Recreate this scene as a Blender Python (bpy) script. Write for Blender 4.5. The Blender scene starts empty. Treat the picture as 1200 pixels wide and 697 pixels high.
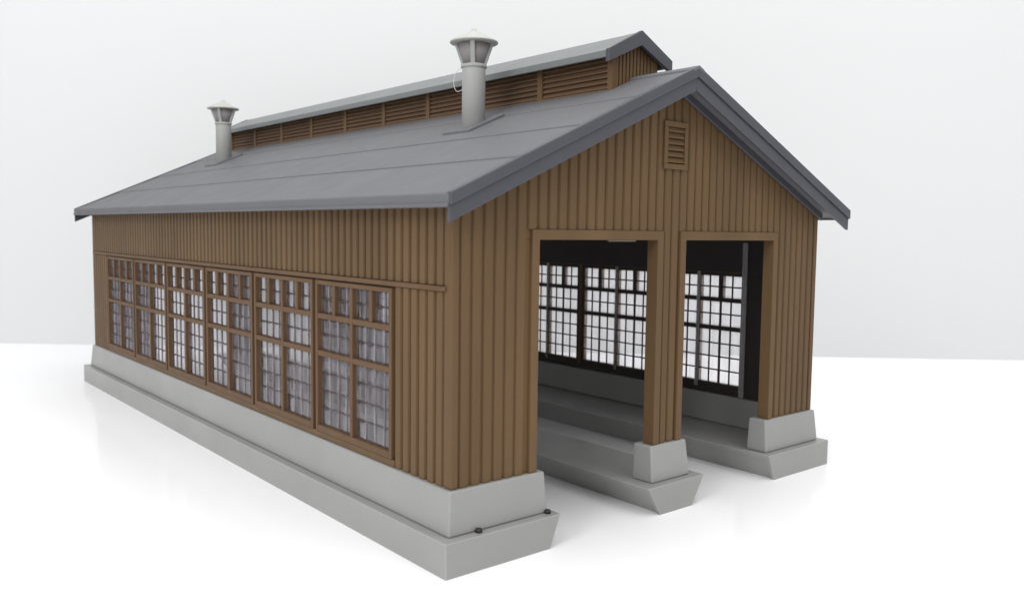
import bpy, bmesh, math, random
from mathutils import Vector, Matrix

S = 0.1                       # one script unit (a centimetre of the model) -> Blender units
scene = bpy.context.scene
C = scene.collection
random.seed(4)

# ------------------------------------------------------------------ camera
CAM = Vector((-7.4703, -10.3587, 5.1851)); TGT = Vector((1.1636, 0.0, 4.1288)); ROLL = 0.01246
d = (TGT - CAM).normalized()
r = d.cross(Vector((0, 0, 1))).normalized(); u = r.cross(d)
r2 = r * math.cos(ROLL) + u * math.sin(ROLL)
u2 = u * math.cos(ROLL) - r * math.sin(ROLL)
cam_data = bpy.data.cameras.new('camera'); cam = bpy.data.objects.new('camera', cam_data); C.objects.link(cam)
M = Matrix((r2, u2, -d)).transposed().to_4x4(); M.translation = CAM * S
cam.matrix_world = M
cam_data.sensor_width = 36.0; cam_data.lens = 1004.6 / 1200 * 36
cam_data.clip_start = 0.01; cam_data.clip_end = 200
cam_data.dof.use_dof = True; cam_data.dof.focus_distance = 17.0 * S; cam_data.dof.aperture_fstop = 4.5
scene.camera = cam

# ------------------------------------------------------------------ world, lamps, exposure
world = bpy.data.worlds.new('World'); scene.world = world; world.use_nodes = True
bg = world.node_tree.nodes['Background']
bg.inputs['Color'].default_value = (0.985, 0.99, 1.0, 1); bg.inputs['Strength'].default_value = 0.62

def area(name, loc, target, size, size_y, power, col):
    l = bpy.data.lights.new(name, 'AREA'); l.shape = 'RECTANGLE'; l.size = size * S; l.size_y = size_y * S
    l.energy = power; l.color = col
    o = bpy.data.objects.new(name, l); C.objects.link(o)
    o.location = Vector(loc) * S
    o.rotation_euler = (Vector(target) - Vector(loc)).to_track_quat('-Z', 'Y').to_euler()
    return o
area('overhead_softbox', (-2, -8, 42), (5, 4, 0), 60, 52, 165, (1, 0.99, 0.97))
area('left_fill_light', (-46, -12, 26), (2, 8, 3), 18, 20, 80, (1, 1, 1))  # added lamp for edge highlights and the long wall, no window there
area('front_fill_light', (14, -42, 30), (5, 2, 2), 30, 24, 8, (1, 0.99, 0.97))  # added fill to brighten the gable front and doorways

scene.view_settings.view_transform = 'Standard'; scene.view_settings.look = 'None'
scene.view_settings.gamma = 1; scene.view_settings.exposure = 0.22
scene.render.engine = 'CYCLES'
scene.cycles.max_bounces = 10; scene.cycles.transparent_max_bounces = 16

# ------------------------------------------------------------------ materials
def mat(name, col, rough=0.5, var=0.06, scale=6.0, grain=0.15, spec=0.4, stretch=(1, 1, 1), grime=None):
    m = bpy.data.materials.new(name); m.use_nodes = True
    nt = m.node_tree; n = nt.nodes; L = nt.links
    p = n['Principled BSDF']
    p.inputs['Roughness'].default_value = rough
    p.inputs['Specular IOR Level'].default_value = spec
    tc = n.new('ShaderNodeTexCoord'); mp = n.new('ShaderNodeMapping'); L.new(tc.outputs['Object'], mp.inputs['Vector'])
    mp.inputs['Scale'].default_value = stretch
    nz = n.new('ShaderNodeTexNoise'); nz.inputs['Scale'].default_value = scale; nz.inputs['Detail'].default_value = 5
    L.new(mp.outputs[0], nz.inputs['Vector'])
    mr = n.new('ShaderNodeMapRange'); mr.inputs[1].default_value = 0.3; mr.inputs[2].default_value = 0.7
    mr.inputs[3].default_value = 1 - var; mr.inputs[4].default_value = 1 + var
    L.new(nz.outputs['Fac'], mr.inputs[0])
    mx = n.new('ShaderNodeMix'); mx.data_type = 'RGBA'; mx.blend_type = 'MULTIPLY'; mx.inputs[0].default_value = 1
    mx.inputs[6].default_value = (*col, 1); L.new(mr.outputs[0], mx.inputs[7])
    L.new(mx.outputs[2], p.inputs['Base Color'])
    # slightly uneven gloss and a fine moulded grain
    n2 = n.new('ShaderNodeTexNoise'); n2.inputs['Scale'].default_value = 14; n2.inputs['Detail'].default_value = 3
    L.new(tc.outputs['Object'], n2.inputs['Vector'])
    m2 = n.new('ShaderNodeMapRange'); m2.inputs[3].default_value = rough - 0.08; m2.inputs[4].default_value = rough + 0.1
    L.new(n2.outputs['Fac'], m2.inputs[0]); L.new(m2.outputs[0], p.inputs['Roughness'])
    n3 = n.new('ShaderNodeTexNoise'); n3.inputs['Scale'].default_value = 260; n3.inputs['Detail'].default_value = 2
    L.new(tc.outputs['Object'], n3.inputs['Vector'])
    bp = n.new('ShaderNodeBump'); bp.inputs['Strength'].default_value = grain; bp.inputs['Distance'].default_value = 0.002
    L.new(n3.outputs['Fac'], bp.inputs['Height']); L.new(bp.outputs[0], p.inputs['Normal'])
    return m

BROWN = mat('brown_plastic', (0.120, 0.073, 0.035), 0.48, 0.13, 11, 0.12, 0.18, (1, 1, 0.12))
FRAME = mat('frame_brown_plastic', (0.122, 0.072, 0.040), 0.52, 0.08, 12, 0.15, 0.15)
LOUVRE = mat('louvre_brown_plastic', (0.125, 0.074, 0.042), 0.5, 0.10, 10, 0.15, 0.35, (1, 0.4, 1))
ROOF = mat('slate_grey_plastic', (0.115, 0.116, 0.126), 0.55, 0.015, 5, 0.25, 0.4)
TRIM = mat('dark_grey_plastic', (0.056, 0.057, 0.067), 0.42, 0.05, 8, 0.15, 0.45)
CLERE = mat('pale_grey_roof_plastic', (0.158, 0.168, 0.167), 0.45, 0.05, 7, 0.15, 0.4)
STONE = mat('light_grey_plastic', (0.268, 0.268, 0.260), 0.33, 0.05, 5, 0.12, 0.55)
PIPE = mat('pale_grey_plastic', (0.35, 0.355, 0.34), 0.42, 0.04, 8, 0.1, 0.45)
CAP = mat('ivory_grey_plastic', (0.43, 0.435, 0.405), 0.4, 0.04, 8, 0.1, 0.45)
MUNT = mat('dark_muntin_plastic', (0.055, 0.038, 0.034), 0.5, 0.05, 20, 0.1, 0.35)
CORE = mat('vent_core_plastic', (0.24, 0.225, 0.23), 0.5, 0.05, 20, 0.1)
FLASH = mat('pale_flash', (0.16, 0.14, 0.11), 0.5, 0.05, 20, 0.1)
INNER_SHADE = mat('inner_shade_dark', (0.034, 0.028, 0.027), 0.5, 0.05, 10, 0.1, .3)  # near-black colour standing in for the shade indoors
BLACK = mat('black_plug', (0.012, 0.012, 0.016), 0.4, 0.05, 20, 0.1)
GLUE = mat('clear_glue', (0.6, 0.62, 0.6), 0.25, 0.03, 20, 0.05)

def edge_highlights(m, radius, gain):
    """edge highlights put into the base colour, paler along the arrises"""
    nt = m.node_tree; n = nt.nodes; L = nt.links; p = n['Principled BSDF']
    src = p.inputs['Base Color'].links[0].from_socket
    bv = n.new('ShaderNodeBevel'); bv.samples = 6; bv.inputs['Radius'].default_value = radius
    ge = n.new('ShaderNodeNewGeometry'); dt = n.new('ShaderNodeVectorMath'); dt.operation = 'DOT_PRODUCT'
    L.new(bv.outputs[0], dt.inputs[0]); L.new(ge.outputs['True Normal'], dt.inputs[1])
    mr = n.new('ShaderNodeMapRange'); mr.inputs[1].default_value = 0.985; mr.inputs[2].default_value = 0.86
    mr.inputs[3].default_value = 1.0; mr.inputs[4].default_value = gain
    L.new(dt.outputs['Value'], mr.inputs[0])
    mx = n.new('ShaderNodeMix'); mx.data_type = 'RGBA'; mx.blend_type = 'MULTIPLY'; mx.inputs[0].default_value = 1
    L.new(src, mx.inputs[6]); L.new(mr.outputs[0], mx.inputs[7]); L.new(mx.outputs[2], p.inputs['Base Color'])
edge_highlights(STONE, 0.0042, 1.32); edge_highlights(TRIM, 0.003, 1.3)

def white_mat(name, col, rough, coat):
    m = mat(name, col, rough, 0.012, 0.35, 0.05, 0.3)
    m.node_tree.nodes['Principled BSDF'].inputs['Coat Weight'].default_value = coat
    m.node_tree.nodes['Principled BSDF'].inputs['Coat Roughness'].default_value = 0.11
    return m
TABLE = white_mat('white_tabletop', (0.94, 0.94, 0.955), 0.6, 0.5)
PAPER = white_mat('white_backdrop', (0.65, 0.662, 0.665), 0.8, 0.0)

def glass_mat():
    m = bpy.data.materials.new('clear_styrene'); m.use_nodes = True
    nt = m.node_tree; n = nt.nodes; L = nt.links; n.clear()
    out = n.new('ShaderNodeOutputMaterial')
    tr = n.new('ShaderNodeBsdfTransparent'); tr.inputs[0].default_value = (0.99, 0.985, 0.995, 1)
    tl = n.new('ShaderNodeBsdfTranslucent'); tl.inputs[0].default_value = (0.9, 0.88, 0.93, 1)
    gl = n.new('ShaderNodeBsdfGlossy'); gl.inputs['Color'].default_value = (0.66, 0.625, 0.66, 1); gl.inputs['Roughness'].default_value = 0.12
    tc = n.new('ShaderNodeTexCoord'); mp = n.new('ShaderNodeMapping'); mp.inputs['Scale'].default_value = (1, 1, 0.15)
    L.new(tc.outputs['Object'], mp.inputs[0])
    nz = n.new('ShaderNodeTexNoise'); nz.inputs['Scale'].default_value = 90; nz.inputs['Detail'].default_value = 2
    L.new(mp.outputs[0], nz.inputs['Vector'])
    bp = n.new('ShaderNodeBump'); bp.inputs['Strength'].default_value = 0.3; bp.inputs['Distance'].default_value = 0.004
    L.new(nz.outputs['Fac'], bp.inputs['Height']); L.new(bp.outputs[0], gl.inputs['Normal'])
    m1 = n.new('ShaderNodeMixShader'); m1.inputs[0].default_value = 0.26
    L.new(tr.outputs[0], m1.inputs[1]); L.new(tl.outputs[0], m1.inputs[2])
    m2 = n.new('ShaderNodeMixShader')
    mr = n.new('ShaderNodeMapRange'); mr.inputs[1].default_value = 0.38; mr.inputs[2].default_value = 0.62
    mr.inputs[3].default_value = 0.09; mr.inputs[4].default_value = 0.22
    L.new(nz.outputs['Fac'], mr.inputs[0]); L.new(mr.outputs[0], m2.inputs[0])
    L.new(m1.outputs[0], m2.inputs[1]); L.new(gl.outputs[0], m2.inputs[2])
    L.new(m2.outputs[0], out.inputs[0])
    return m
GLASS = glass_mat()
STRIP = mat('frosted_styrene', (0.45, 0.45, 0.46), 0.2, 0.1, 20, 0.1, 0.6, (1, 1, .2))
STRIP.node_tree.nodes['Principled BSDF'].inputs['Alpha'].default_value = 0.4

# ------------------------------------------------------------------ mesh helpers
class MB:
    def __init__(s): s.v = []; s.f = []
    def box(s, x0, x1, y0, y1, z0, z1):
        return s.hexa([(x0, y0), (x1, y0), (x1, y1), (x0, y1)], z0, [(x0, y0), (x1, y0), (x1, y1), (x0, y1)], z1)
    def hexa(s, bot, z0, top, z1):
        """prism between two plan polygons with the same vertex count"""
        b = len(s.v); n = len(bot)
        s.v += [(x, y, z0) for x, y in bot] + [(x, y, z1) for x, y in top]
        s.f.append([b + i for i in range(n)][::-1]); s.f.append([b + n + i for i in range(n)])
        for i in range(n):
            j = (i + 1) % n; s.f.append([b + i, b + j, b + n + j, b + n + i])
        return s
    def loft(s, rings, close=True):
        """rings: lists of 3D points with the same count"""
        b = len(s.v); n = len(rings[0])
        for rg in rings: s.v += list(rg)
        for k in range(len(rings) - 1):
            for i in range(n):
                j = (i + 1) % n
                s.f.append([b + k * n + i, b + k * n + j, b + (k + 1) * n + j, b + (k + 1) * n + i])
        if close:
            s.f.append([b + i for i in range(n)][::-1]); s.f.append([b + (len(rings) - 1) * n + i for i in range(n)])
        return s
    def xz(s, poly, y0, y1):          # polygon in the x-z plane, extruded along y
        return s.loft([[(x, y0, z) for x, z in poly], [(x, y1, z) for x, z in poly]])
    def lathe(s, prof, cx, cy, n=40):
        rings = [[(cx + rr * math.cos(2 * math.pi * i / n), cy + rr * math.sin(2 * math.pi * i / n), z) for i in range(n)] for rr, z in prof]
        return s.loft(rings)
    def build(s, name, m, parent=None, bevel=0, seg=2, smooth=False, kind=None, label=None, loc=(0, 0, 0)):
        me = bpy.data.meshes.new(name)
        me.from_pydata([(x * S, y * S, z * S) for x, y, z in s.v], [], s.f)
        bm = bmesh.new(); bm.from_mesh(me); bmesh.ops.recalc_face_normals(bm, faces=bm.faces); bm.to_mesh(me); bm.free()
        me.materials.append(m)
        o = bpy.data.objects.new(name, me); C.objects.link(o)
        if parent: o.parent = parent
        o.location = Vector(loc) * S
        if smooth:
            for p in me.polygons: p.use_smooth = True
        if bevel:
            md = o.modifiers.new('soft_edges', 'BEVEL'); md.width = bevel * S; md.segments = seg
            md.limit_method = 'ANGLE'; md.angle_limit = math.radians(28); md.harden_normals = False
        if kind: o['kind'] = kind
        if label: o['label'] = label
        return o

def copy_tree(o, parent):
    c = o.copy(); C.objects.link(c); c.parent = parent
    for ch in list(o.children): copy_tree(ch, c)
    return c

# ------------------------------------------------------------------ measurements (from the photograph)
W = 10.0; L = 20.22
ZB = 1.234; HP = 0.547                 # top of the foundation, top of the plinth
OE = 0.383; OF = 0.524                 # roof overhangs: eaves, gables
ZE = 5.678; ZR = 8.095; K = (ZR - ZE) / (W / 2 + OE)
roofz = lambda x: ZE + K * (min(x, W - x) + OE)
TH = 0.22                              # roof thickness

# ------------------------------------------------------------------ setting: white tabletop and white backdrop
g = MB(); g.v = [(-120, -90, 0), (140, -90, 0), (140, 150, 0), (-120, 150, 0)]; g.f = [[0, 1, 2, 3]]
t = g.build('tabletop', TABLE, kind='structure', label='glossy white tabletop under the model shed')
a = Vector((-0.85, 32.44, 0)); b = Vector((32.05, 3.32, 0)); e = (b - a).normalized()
nrm = Vector((e.y, -e.x, 0)) * -1
p0 = a - e * 130; p1 = b + e * 130
g = MB()
for q in (p0, p1): g.v.append((q.x, q.y, -3))
for q in (p1, p0): g.v.append((q.x, q.y, 48))
g.f = [[0, 1, 2, 3]]
g.build('backdrop', PAPER, kind='structure', label='plain white paper backdrop behind the tabletop')

# ------------------------------------------------------------------ the model locomotive shed
shed = bpy.data.objects.new('locomotive_shed', None); C.objects.link(shed)
shed['label'] = 'brown plastic model locomotive shed with two open doorways, grey roof and two chimneys'
shed['category'] = 'model building'

# ---- plinths: three long grey platforms with undercut sides; blocks stand on them
def plinth(xl, xr, bl, br):
    """xl, xr at the top, bl, br at the ground"""
    def sec(y, ins):
        out = []
        il = ins if bl > xl + 0.01 else 0; ir = ins if xr > br + 0.01 else 0
        lz = 0.44
        lx = lambda z: bl + (xl - bl) * z / HP; rx = lambda z: br + (xr - br) * z / HP
        out = [(bl + il, y, 0), (br - ir, y, 0), (rx(lz) - ir, y, lz), (rx(lz + .012), y, lz + .012), (xr, y, HP),
               (xl, y, HP), (lx(lz + .012), y, lz + .012), (lx(lz) + il, y, lz)]
        return out
    m = MB(); i = 0.055
    m.loft([sec(-.29, 0), sec(-.215, 0), sec(-.205, i), sec(L + .205, i), sec(L + .215, 0), sec(L + .29, 0)])
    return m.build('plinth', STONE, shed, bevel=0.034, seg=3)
pl_l = plinth(-.29, 2.02, -.29, 1.80)
pl_m = plinth(4.2, 5.8, 4.55, 5.45)
pl_r = plinth(7.98, 10.29, 8.20, 10.29)

def cwall(fx):
    bot = [(-.12, -.12), (1.88, -.12), (1.88, .38), (.34, .38), (.34, L - .38), (1.88, L - .38), (1.88, L + .12), (-.12, L + .12)]
    top = [(-.06, -.06), (1.86, -.06), (1.86, .35), (.27, .35), (.27, L - .35), (1.86, L - .35), (1.86, L + .06), (-.06, L + .06)]
    if fx: bot = [(W - x, y) for x, y in bot]; top = [(W - x, y) for x, y in top]
    return MB().hexa(bot, HP + .001, top, ZB)
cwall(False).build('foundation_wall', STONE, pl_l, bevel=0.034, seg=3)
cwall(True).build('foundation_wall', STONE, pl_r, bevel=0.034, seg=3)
for y0, y1 in ((-.12, .39), (L - .39, L + .12)):
    s0 = .06 if y0 < 0 else .02; s1 = .02 if y0 < 0 else .06
    MB().hexa([(4.49, y0), (5.58, y0), (5.58, y1), (4.49, y1)], HP + .001,
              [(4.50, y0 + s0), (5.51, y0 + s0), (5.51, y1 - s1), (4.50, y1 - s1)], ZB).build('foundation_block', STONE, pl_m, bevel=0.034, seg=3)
# black locating plugs in the corner step of the near plinth
for x, y in ((.42, -.165), (1.86, -.15)):
    MB().lathe([(.0, HP - .01), (.05, HP), (.06, HP + .03), (.045, HP + .06), (.0, HP + .07)], x, y, 14).build('locating_plug', BLACK, pl_l, smooth=True)

# ---- boarded walls
def rib_x(m, x, z0, z1a, z1b, wb=.175, wt=.125, y0=.038, y1=0.0):
    """raised vertical board on a gable wall facing -y; top follows the roof slope"""
    sl = (z1b - z1a) / wb
    zt = lambda xx: z1a + sl * (xx - (x - wb / 2))
    q = [(x - wb / 2, y0), (x - wt / 2, y1), (x + wt / 2, y1), (x + wb / 2, y0)]
    m.loft([[(a, b, z0) for a, b in q], [(a, b, zt(a)) for a, b in q]])

DOORS = [(1.714, 4.60), (5.40, 8.286)]; ZD = 5.04; FT = .155; ZF = ZD + .165
def gable_wall():
    m = MB(); y0, y1 = .038, .20
    wt = lambda x: roofz(x) - TH - .005
    # wall sheet in pieces that butt
    for x0, x1 in ((0.135, 1.714), (4.60, 5.40), (8.286, W - .135)):
        m.box(x0, x1, y0, y1, ZB, ZD)
    m.xz([(0.135, ZD), (W - .135, ZD), (W - .135, wt(W - .135)), (W / 2, wt(W / 2)), (0.135, wt(.135))], y0, y1)
    # vertical boards
    n = 44; pitch = (W - .30) / n
    for i in range(n):
        x = .15 + pitch * (i + .5); w = pitch * .86
        z0 = ZB
        for a0, a1 in DOORS:
            if a0 - FT - .03 < x < a1 + FT + .03: z0 = ZF - .002
        lo, hi = x - w / 2, x + w / 2
        if 4.63 < x < 5.40 and z0 > ZB and lo > 0 and 4.755 < lo and hi < 5.245: z0 = ZB
        if 4.71 < x < 5.29:
            z0 = ZF + .004 if (lo < 4.757 or hi > 5.243) else ZB
        seg = [(z0, None)]
        if 4.73 < x < 5.32:
            seg = [(z0, 6.34), (7.20, None)]
        for s0, s1 in seg:
            if s1 is None:
                za, zb_ = wt(lo), wt(hi)
                if lo < W / 2 < hi: za = zb_ = min(za, zb_)
                rib_x(m, x, s0, za, zb_, w, w * .70)
            else: rib_x(m, x, s0, s1, s1, w, w * .70)
    # corner boards
    for c in (0, W):
        sg = 1 if c == 0 else -1
        
    w = m.build('gable_wall', BROWN, shed, bevel=0.007, seg=1)
    for c in (0, W):
        lo, hi = sorted((c, c + (.135 if c == 0 else -.135)))
        MB().xz([(lo, ZB), (hi, ZB), (hi, wt(hi)), (lo, wt(lo))], -.004, .21).build('corner_post', BROWN, w, bevel=.03, seg=3)
    for a0, a1 in DOORS:
        f = MB(); o = a0 - FT; p = a1 + FT
        f.v += []
        yA, yB = -.03, .235
        pts = [(o, ZB + .004), (a0, ZB + .004), (a0, ZD), (a1, ZD), (a1, ZB + .004), (p, ZB + .004), (p, ZF), (o, ZF)]
        pts = [(x + (.003 if x in (a0,) else -.003 if x == a1 else 0), z - (.003 if z == ZD else 0)) for x, z in pts]
        f.xz(pts, yA, yB)
        f.build('door_frame', BROWN, w, bevel=0.014)
    # louvred vent under the ridge
    v = MB(); x0, x1, z0, z1 = 4.69, 5.36, 6.335, 7.205
    fr = .10
    v.box(x0, x1, -.045, .06, z0, z0 + fr); v.box(x0, x1, -.045, .06, z1 - fr, z1)
    v.box(x0, x0 + fr, -.045, .06, z0 + fr, z1 - fr); v.box(x1 - fr, x1, -.045, .06, z0 + fr, z1 - fr)
    vent = v.build('gable_vent', BROWN, w, bevel=0.01)
    s = MB(); ns = 6; hh = (z1 - z0 - 2 * fr) / ns
    for k in range(ns):
        zz = z0 + fr + hh * k
        ring = lambda x: [(x, .035, zz + .02), (x, -.030, zz + .022), (x, -.030, zz + .05), (x, .01, zz + hh), (x, .035, zz + hh)]
        s.loft([ring(x0 + fr + .001), ring(x1 - fr - .001)])
    s.build('louvre_slats', BROWN, vent, bevel=.004, seg=1)
    return w
gw = gable_wall()
gb = copy_tree(gw, shed)
MB().box(3.35, 4.05, .02, .06, ZD - .03, ZD - .002).build('moulding_flash', FLASH, gw, bevel=.008, seg=1)
gb.rotation_euler = (0, 0, math.pi); gb.location = Vector((W, L, 0)) * S

# ---- long side walls (facing -x), the far one is the same wall turned round
Y0 = 1.65; PITCH = 2.817; NB = 6; FW = 2.70; ZW0 = 1.36; ZW1 = 4.215
def side_wall():
    m = MB(); x0, x1 = .045, .135
    Ye = Y0 + PITCH * (NB - 1) + FW
    ztop = roofz(.055) - TH - .01
    A, B = .205, L - .205
    m.box(x0, x1, A, Y0, ZB, ztop); m.box(x0, x1, Ye, B, ZB, ztop)
    m.box(x0, x1, Y0, Ye, ZW1, ztop)
    m.box(x0, x1, Y0, Ye, ZB, ZW0)
    for i in range(NB - 1):
        y = Y0 + PITCH * i + FW
        m.box(x0, x1, y, y + PITCH - FW, ZW0, ZW1)
    n = 84; p = (L - .43) / n
    for i in range(n):
        y = .215 + p * (i + .5); w = p * .80; lo, hi = y - w / 2, y + w / 2
        def rib(z0, z1):
            q = [(.0455, lo), (.0455, hi), (0, hi - w * .13), (0, lo + w * .13)]
            m.loft([[(a, b, z0) for a, b in q], [(a, b, z1) for a, b in q]])
        rib(4.335, roofz(0) - TH + .01)
        if hi < Y0 - .04 or lo > Ye + .04: rib(ZB, 4.245)
    # sill board under the windows
    m.box(-.012, .05, Y0 - .06, Ye + .06, ZB + .004, ZW0 - .003)
    w = m.build('side_wall', BROWN, shed, bevel=0.007, seg=1)
    MB().box(-.035, .05, .14, L - .14, 4.25, 4.33).build('belt_rail', FRAME, w, bevel=.012)
    shade = MB()
    shade.box(.137, .165, .24, L - .24, ZW1 + .02, ztop - .02); shade.box(.137, .165, .24, L - .24, ZB + .01, ZW0 - .01)
    shade.box(.137, .165, .24, Y0 - .02, ZW0 - .008, ZW1 + .018); shade.box(.137, .165, Ye + .02, L - .24, ZW0 - .008, ZW1 + .018)
    shade.build('inner_shade_sheet', INNER_SHADE, w)  # added dark sheets that stand in for shade on the inner walls
    return w
sw = side_wall()
sb = copy_tree(sw, shed); sb.rotation_euler = (0, 0, math.pi); sb.location = Vector((W, L, 0)) * S

# ---- windows: moulded frame > dark glazing bars > clear pane
def window(first_pane):
    m = MB(); st = .085; xa, xb = -.032, .10
    zr1, zr2, zb = 3.50, 2.80, 1.48        # under the top row, under the middle row, sill top
    m.box(xa, xb, 0, st, ZW0, ZW1); m.box(xa, xb, FW - st, FW, ZW0, ZW1)                 # stiles
    m.box(xa + .003, xb, st, FW - st, ZW0, zb); m.box(xa + .003, xb, st, FW - st, 4.135, ZW1)
    c0, c1 = FW / 2 - .045, FW / 2 + .045
    m.box(xa + .003, xb, c0, c1, zb, 4.135)
    glass = []
    for a, b in ((st, c0), (c1, FW - st)):
        m.box(xa + .006, xb, a, b, zr1, zr1 + .10); m.box(xa + .006, xb, a, b, zr2, zr2 + .10)
        mid = (a + b) / 2
        m.box(xa + .009, xb, mid - .055, mid + .055, zr1 + .10, 4.135)
        glass += [(a, mid - .055, zr1 + .10, 4.135, 2, 2), (mid + .055, b, zr1 + .10, 4.135, 2, 2),
                  (a, b, zr2 + .10, zr1, 4, 2), (a, b, zb, zr2, 4, 4)]
    win = m.build('window', FRAME, shed, bevel=.012, label='brown twin-light window frame with three rows of small panes')
    bk = MB(); n0 = 0
    for k in range(0, len(m.v), 8):                          # dark back added to every frame bar, interior shade as colour
        ys_ = [v[1] for v in m.v[k:k + 8]]; zs_ = [v[2] for v in m.v[k:k + 8]]
        e_ = .0008 * (k // 8)
        bk.box(.101, .116 + e_, min(ys_), max(ys_), min(zs_), max(zs_))
    bk.build('frame_shade_back', INNER_SHADE, win)
    mu = MB()
    for a, b, z0, z1, nx, nz in glass:
        for k in range(1, nx):
            y = a + (b - a) * k / nx; h = .030 if (nx == 4 and k == 2) else .018
            mu.box(.076, .100, y - h, y + h, z0 - .01, z1 + .01)
        for k in range(1, nz):
            z = z0 + (z1 - z0) * k / nz
            mu.box(.079, .098, a - .01, b + .01, z - .017, z + .017)
    mu.build('glazing_bars', MUNT, win)
    lo = -.26 if first_pane else -.05
    pn = MB(); rnd = random.Random(7)
    for a, b, z0, z1, nx, nz in glass:                       # each small pane is a raised, bevelled lens
        for i in range(nx):
            for j in range(nz):
                ya, yb = a + (b - a) * i / nx, a + (b - a) * (i + 1) / nx
                za, zc = z0 + (z1 - z0) * j / nz, z0 + (z1 - z0) * (j + 1) / nz
                bv = .042; t1, t2 = rnd.uniform(-.008, .008), rnd.uniform(-.008, .008)
                o_ = [(.074, ya, za), (.074, yb, za), (.074, yb, zc), (.074, ya, zc)]
                n_ = [(.038 + t1, ya + bv, za + bv), (.038 - t1 + t2, yb - bv, za + bv), (.038 - t1, yb - bv, zc - bv), (.038 + t1 + t2, ya + bv, zc - bv)]
                k = len(pn.v); pn.v += o_ + n_
                pn.f.append([k + 4, k + 5, k + 6, k + 7])
                for e_ in range(4): pn.f.append([k + e_, k + (e_ + 1) % 4, k + 4 + (e_ + 1) % 4, k + 4 + e_])
    pn.build('pane', GLASS, win)
    MB().box(.128, .140, c0 - .01, c1 + .01, ZW0 - .1, ZW1 + .02).build('glazing_strip', STRIP, win, bevel=.005, seg=1)
    return win
win_end = window(True); win_mid = window(False)
for side in (0, 1):
    for i in range(NB):
        y = Y0 + PITCH * i
        end = (i == 0 and side == 0) or (i == NB - 1 and side == 1)
        if side == 0 and i == 0: w = win_end
        elif side == 0 and i == 1: w = win_mid
        else: w = copy_tree(win_mid, shed)
        if side == 0: w.location = Vector((0, y, 0)) * S
        else:
            w.location = Vector((W, L - y, 0)) * S; w.rotation_euler = (0, 0, math.pi)
        w['group'] = 'windows along the long walls'
# clear strip hanging below and beyond the last far-side window, seen through the right doorway
MB().box(W - .222, W - .198, 1.66, 1.80, 1.14, 4.95).build('glazing_strip', STRIP, sb).matrix_parent_inverse = Matrix.Rotation(-math.pi, 4, 'Z') @ Matrix.Translation(-Vector((W, L, 0)) * S)

# ---- main roof
def roof_profile(ov=0.0):
    seams = [-OE, .97, 2.28, 3.60, W / 2]
    top = []
    st = .024
    for i in range(4):
        a, b = seams[i], seams[i + 1]
        base = lambda x: ZE + K * (x + OE)
        top.append((a, base(a) + st)); top.append((b, base(b) + (.0 if i < 3 else st * .6)))
    left = top
    right = [(W - x, z) for x, z in left[::-1]][1:]
    bot = [(W + OE, ZE - .15), (W - .0, roofz(0) - TH), (W / 2, ZR - TH), (0, roofz(0) - TH), (-OE, ZE - .15)]
    return left + right + bot
roof = MB().xz(roof_profile(), -OF + .05, L + OF - .05).build('roof', ROOF, shed, bevel=.008, seg=1)
# eaves boards
for sx in (0, 1):
    q = [(-OE - .035, ZE - .165), (-OE + .04, ZE - .185), (-OE + .04, ZE + .02), (-OE - .035, ZE + .012)]
    if sx: q = [(W - x, z) for x, z in q]
    MB().xz(q, -OF + .045, L + OF - .045).build('eaves_board', ROOF, roof, bevel=.012)
    q = [(-OE - .062, ZE - .175), (-OE - .03, ZE - .178), (-OE - .03, ZE - .12), (-OE - .062, ZE - .128)]
    if sx: q = [(W - x, z) for x, z in q]
    MB().xz(q, -OF + .045, L + OF - .045).build('eaves_lip', ROOF, roof, bevel=.012)
# gable verge boards in two steps
def verge(front):
    for sx in (0, 1):
        up = [(-OE - .03, ZE - .155), (W / 2, ZR - .145), (W / 2, ZR + .045), (-OE - .03, ZE + .035)]
        low = [(-OE - .025, ZE - .40), (W / 2, ZR - .385), (W / 2, ZR - .147), (-OE - .025, ZE - .157)]
        if sx: up = [(W - x, z) for x, z in up]; low = [(W - x, z) for x, z in low]
        ys = lambda a, b: (a, b) if front else (L - b, L - a)
        v = MB(); v.xz(up, *ys(-OF - .01, -OF + .10)); v.xz(low, *ys(-OF + .035, -OF + .10))
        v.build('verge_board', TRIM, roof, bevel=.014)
verge(True); verge(False)
# thin frieze strip under the overhang against each gable wall
for ys in ((-.10, -.035), (L + .035, L + .10)):
    m = MB()
    for sx in (0, 1):
        q = [(.0, roofz(0) - TH - .15), (W / 2, ZR - TH - .15), (W / 2, ZR - TH - .01), (.0, roofz(0) - TH - .01)]
        if sx: q = [(W - x, z) for x, z in q]
        m.xz(q, *ys)
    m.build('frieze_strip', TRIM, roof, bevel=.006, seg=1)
# ridge capping (visible ahead of and behind the clerestory)
MB().xz([(W / 2 - .16, ZR - .08), (W / 2, ZR - .01), (W / 2 + .16, ZR - .08), (W / 2 + .15, ZR - .015), (W / 2, ZR + .055), (W / 2 - .15, ZR - .015)],
        -OF - .015, L + OF + .015).build('ridge_cap', ROOF, roof, bevel=.01, seg=1)

# ---- clerestory along the ridge
CM = .62; CY0 = 1.0; CY1 = 19.33; CZ = 8.50
cx = W / 2
cl = MB()
cl.box(cx - CM + .06, cx + CM - .06, CY0 + .04, CY1 - .04, ZR - .45, CZ + .02)
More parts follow.
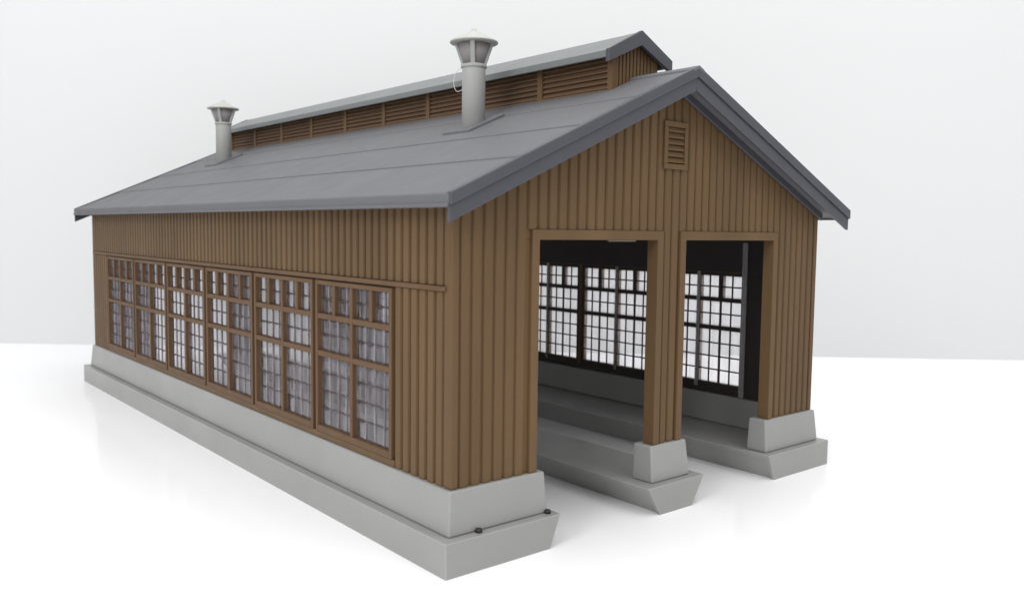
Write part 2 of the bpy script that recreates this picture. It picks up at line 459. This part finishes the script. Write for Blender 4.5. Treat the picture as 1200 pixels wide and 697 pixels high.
# vertical boarding on the end walls
for sgn, yy in ((-1, CY0 + .04), (1, CY1 - .04)):
    n = 11; p = (2 * CM - .16) / n
    for i in range(n):
        x = cx - CM + .08 + p * (i + .5)
        ya, yb = sorted((yy, yy + sgn * .035))
        zt = CZ + (CM - abs(x - cx)) * .51 - .02
        cl.box(x - p * .36, x + p * .36, ya, yb, ZR - .42, zt)
    ya, yb = sorted((yy - sgn * .05, yy))
    cl.xz([(cx - CM + .06, CZ + .02), (cx + CM - .06, CZ + .02), (cx, CZ + .02 + CM * .5)], ya, yb)
clere = cl.build('clerestory', BROWN, shed, bevel=.006, seg=1)
NBAY = 9; BP = (CY1 - CY0) / NBAY
zbase = roofz(cx - CM)
post = None; panel = None
def bay_panel(sx):
    s = MB(); ns = 6; z0 = zbase + .05; hh = (CZ - .02 - z0) / ns
    for k in range(ns):
        zz = z0 + hh * k
        ring = lambda y: [(cx - CM + .075, y, zz), (cx - CM - .0, y, zz - .0), (cx - CM + .0, y, zz + .026), (cx - CM + .075, y, zz + hh + .01)]
        s.loft([ring(.075), ring(BP - .075)])
    return s
for sx in (0, 1):
    for i in range(NBAY + 1):
        y = CY0 + BP * i
        if i in (0, NBAY): lo, hi = (y, y + .12) if i == 0 else (y - .12, y)
        else: lo, hi = y - .075, y + .075
        if post is None or i in (0, NBAY):
            m = MB()
            a, b_ = cx - CM - .025, cx - CM + .09
            if sx: a, b_ = W - b_, W - a
            m.box(a, b_, lo - y, hi - y, zbase - .10, CZ)
            o = m.build('post', BROWN, clere, bevel=.008, seg=1, loc=(0, y, 0))
            if i not in (0, NBAY): post = o
        else:
            o = post.copy(); C.objects.link(o); o.parent = clere; o.location = Vector((0, y, 0)) * S
    for i in range(NBAY):
        y = CY0 + BP * i
        if panel is None: o = panel = bay_panel(0).build('louvre_panel', LOUVRE, clere, bevel=.004, seg=1)
        else:
            o = panel.copy(); C.objects.link(o); o.parent = clere
        o.location = Vector((0, y, 0)) * S
        if sx: o.rotation_euler = (0, 0, math.pi); o.location = Vector((W, y + BP, 0)) * S
    post = None
    # sill
    q = (cx - CM - .03, cx - CM + .06) if not sx else (W - (cx - CM + .06), W - (cx - CM - .03))
    MB().box(q[0], q[1], CY0 + .125, CY1 - .125, zbase - .06, zbase + .035).build('sill', LOUVRE, clere, bevel=.006, seg=1)
# clerestory roof
RZ = 8.968; RE = 8.516; MO = .884; RY0 = .836; RY1 = 19.5
tk = .13
m = MB().xz([(cx - MO, RE), (cx, RZ), (cx + MO, RE), (cx + MO, RE - tk), (cx + MO - .07, RE - tk), (cx + MO - .07, RE - .03), (cx, RZ - tk), (cx - MO + .07, RE - .03), (cx - MO + .07, RE - tk), (cx - MO, RE - tk)], RY0 + .04, RY1 - .04)
cr = m.build('clerestory_roof', CLERE, clere, bevel=.012)
for ys in ((RY0, RY0 + .09), (RY1 - .09, RY1)):
    m = MB()
    for sx in (0, 1):
        q = [(cx - MO - .012, RE - .22), (cx, RZ - .26), (cx, RZ + .02), (cx - MO - .012, RE + .014)]
        if sx: q = [(W - x, z) for x, z in q]
        m.xz(q, *ys)
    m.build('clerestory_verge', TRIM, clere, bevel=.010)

# ---- chimneys
def chimney(x, y):
    zc = roofz(x); R = .236
    b_ = MB()
    n = 40
    pipe = MB().lathe([(R, zc - .35), (R, 8.44), (R + .0, 8.46)], x, y, n)
    root = pipe.build('chimney', PIPE, shed, smooth=True, label=None)
    # sloping flashing plate on the roof
    w = .45; f = lambda xx: roofz(xx)
    pl = MB(); ring = lambda yy: [(x - w, yy, f(x - w) - .01), (x + w, yy, f(x + w) - .01), (x + w, yy, f(x + w) + .065), (x - w, yy, f(x - w) + .065)]
    pl.loft([ring(y - w), ring(y + w)]); pl.build('flashing_plate', ROOF, root, bevel=.01)
    MB().lathe([(R - .02, 8.43), (R + .022, 8.432), (R + .028, 8.45), (R + .028, 8.485), (R + .012, 8.50), (R - .03, 8.50)], x, y, n).build('collar', PIPE, root, smooth=False)
    MB().lathe([(R * .86, 8.49), (.34, 8.915)], x, y, n).build('vent_core', CORE, root, smooth=True)
    cap = MB().lathe([(.40, 8.905), (.478, 8.915), (.49, 8.93), (.488, 8.948), (.47, 8.962), (.30, 9.045), (.14, 9.125), (.055, 9.16), (.05, 9.20), (.0, 9.212)], x, y, n)
    cap.build('cap', CAP, root, smooth=True)
    st = None
    for k in range(4):
        an = math.radians(228 + 90 * k)
        if st is None:
            m = MB(); wdt = .045
            m.loft([[(R - .04, -wdt, 8.495), (R + .012, -wdt, 8.495), (R + .012, wdt, 8.495), (R - .04, wdt, 8.495)],
                    [(.34, -wdt, 8.92), (.40, -wdt, 8.92), (.40, wdt, 8.92), (.34, wdt, 8.92)]])
            st = m.build('strut', PIPE, root, bevel=.006, seg=1, loc=(x, y, 0)); st.rotation_euler = (0, 0, an)
        else:
            o = st.copy(); C.objects.link(o); o.parent = root; o.rotation_euler = (0, 0, an)
    return root
c1 = chimney(3.17, 3.7)
c2 = chimney(3.17, 16.95)
# a loose loop of glue string on the near chimney
crv = bpy.data.curves.new('glue_string', 'CURVE'); crv.dimensions = '3D'; crv.bevel_depth = .006 * S; crv.bevel_resolution = 3
sp = crv.splines.new('NURBS'); P = [(2.96, 3.86, 8.42), (2.88, 3.93, 8.36), (2.85, 3.96, 8.2), (2.86, 3.95, 8.06), (2.89, 3.93, 7.97), (2.93, 3.90, 7.95), (2.99, 3.84, 8.0)]
sp.points.add(len(P) - 1)
for i, p in enumerate(P): sp.points[i].co = (p[0] * S, p[1] * S, p[2] * S, 1)
sp.use_endpoint_u = True; sp.order_u = 4
tmp = bpy.data.objects.new('tmp', crv); C.objects.link(tmp)
bpy.context.view_layer.update()
me = bpy.data.meshes.new_from_object(tmp); bpy.data.objects.remove(tmp)
me.materials.clear(); me.materials.append(GLUE)
gs = bpy.data.objects.new('glue_string', me); C.objects.link(gs); gs.parent = c1
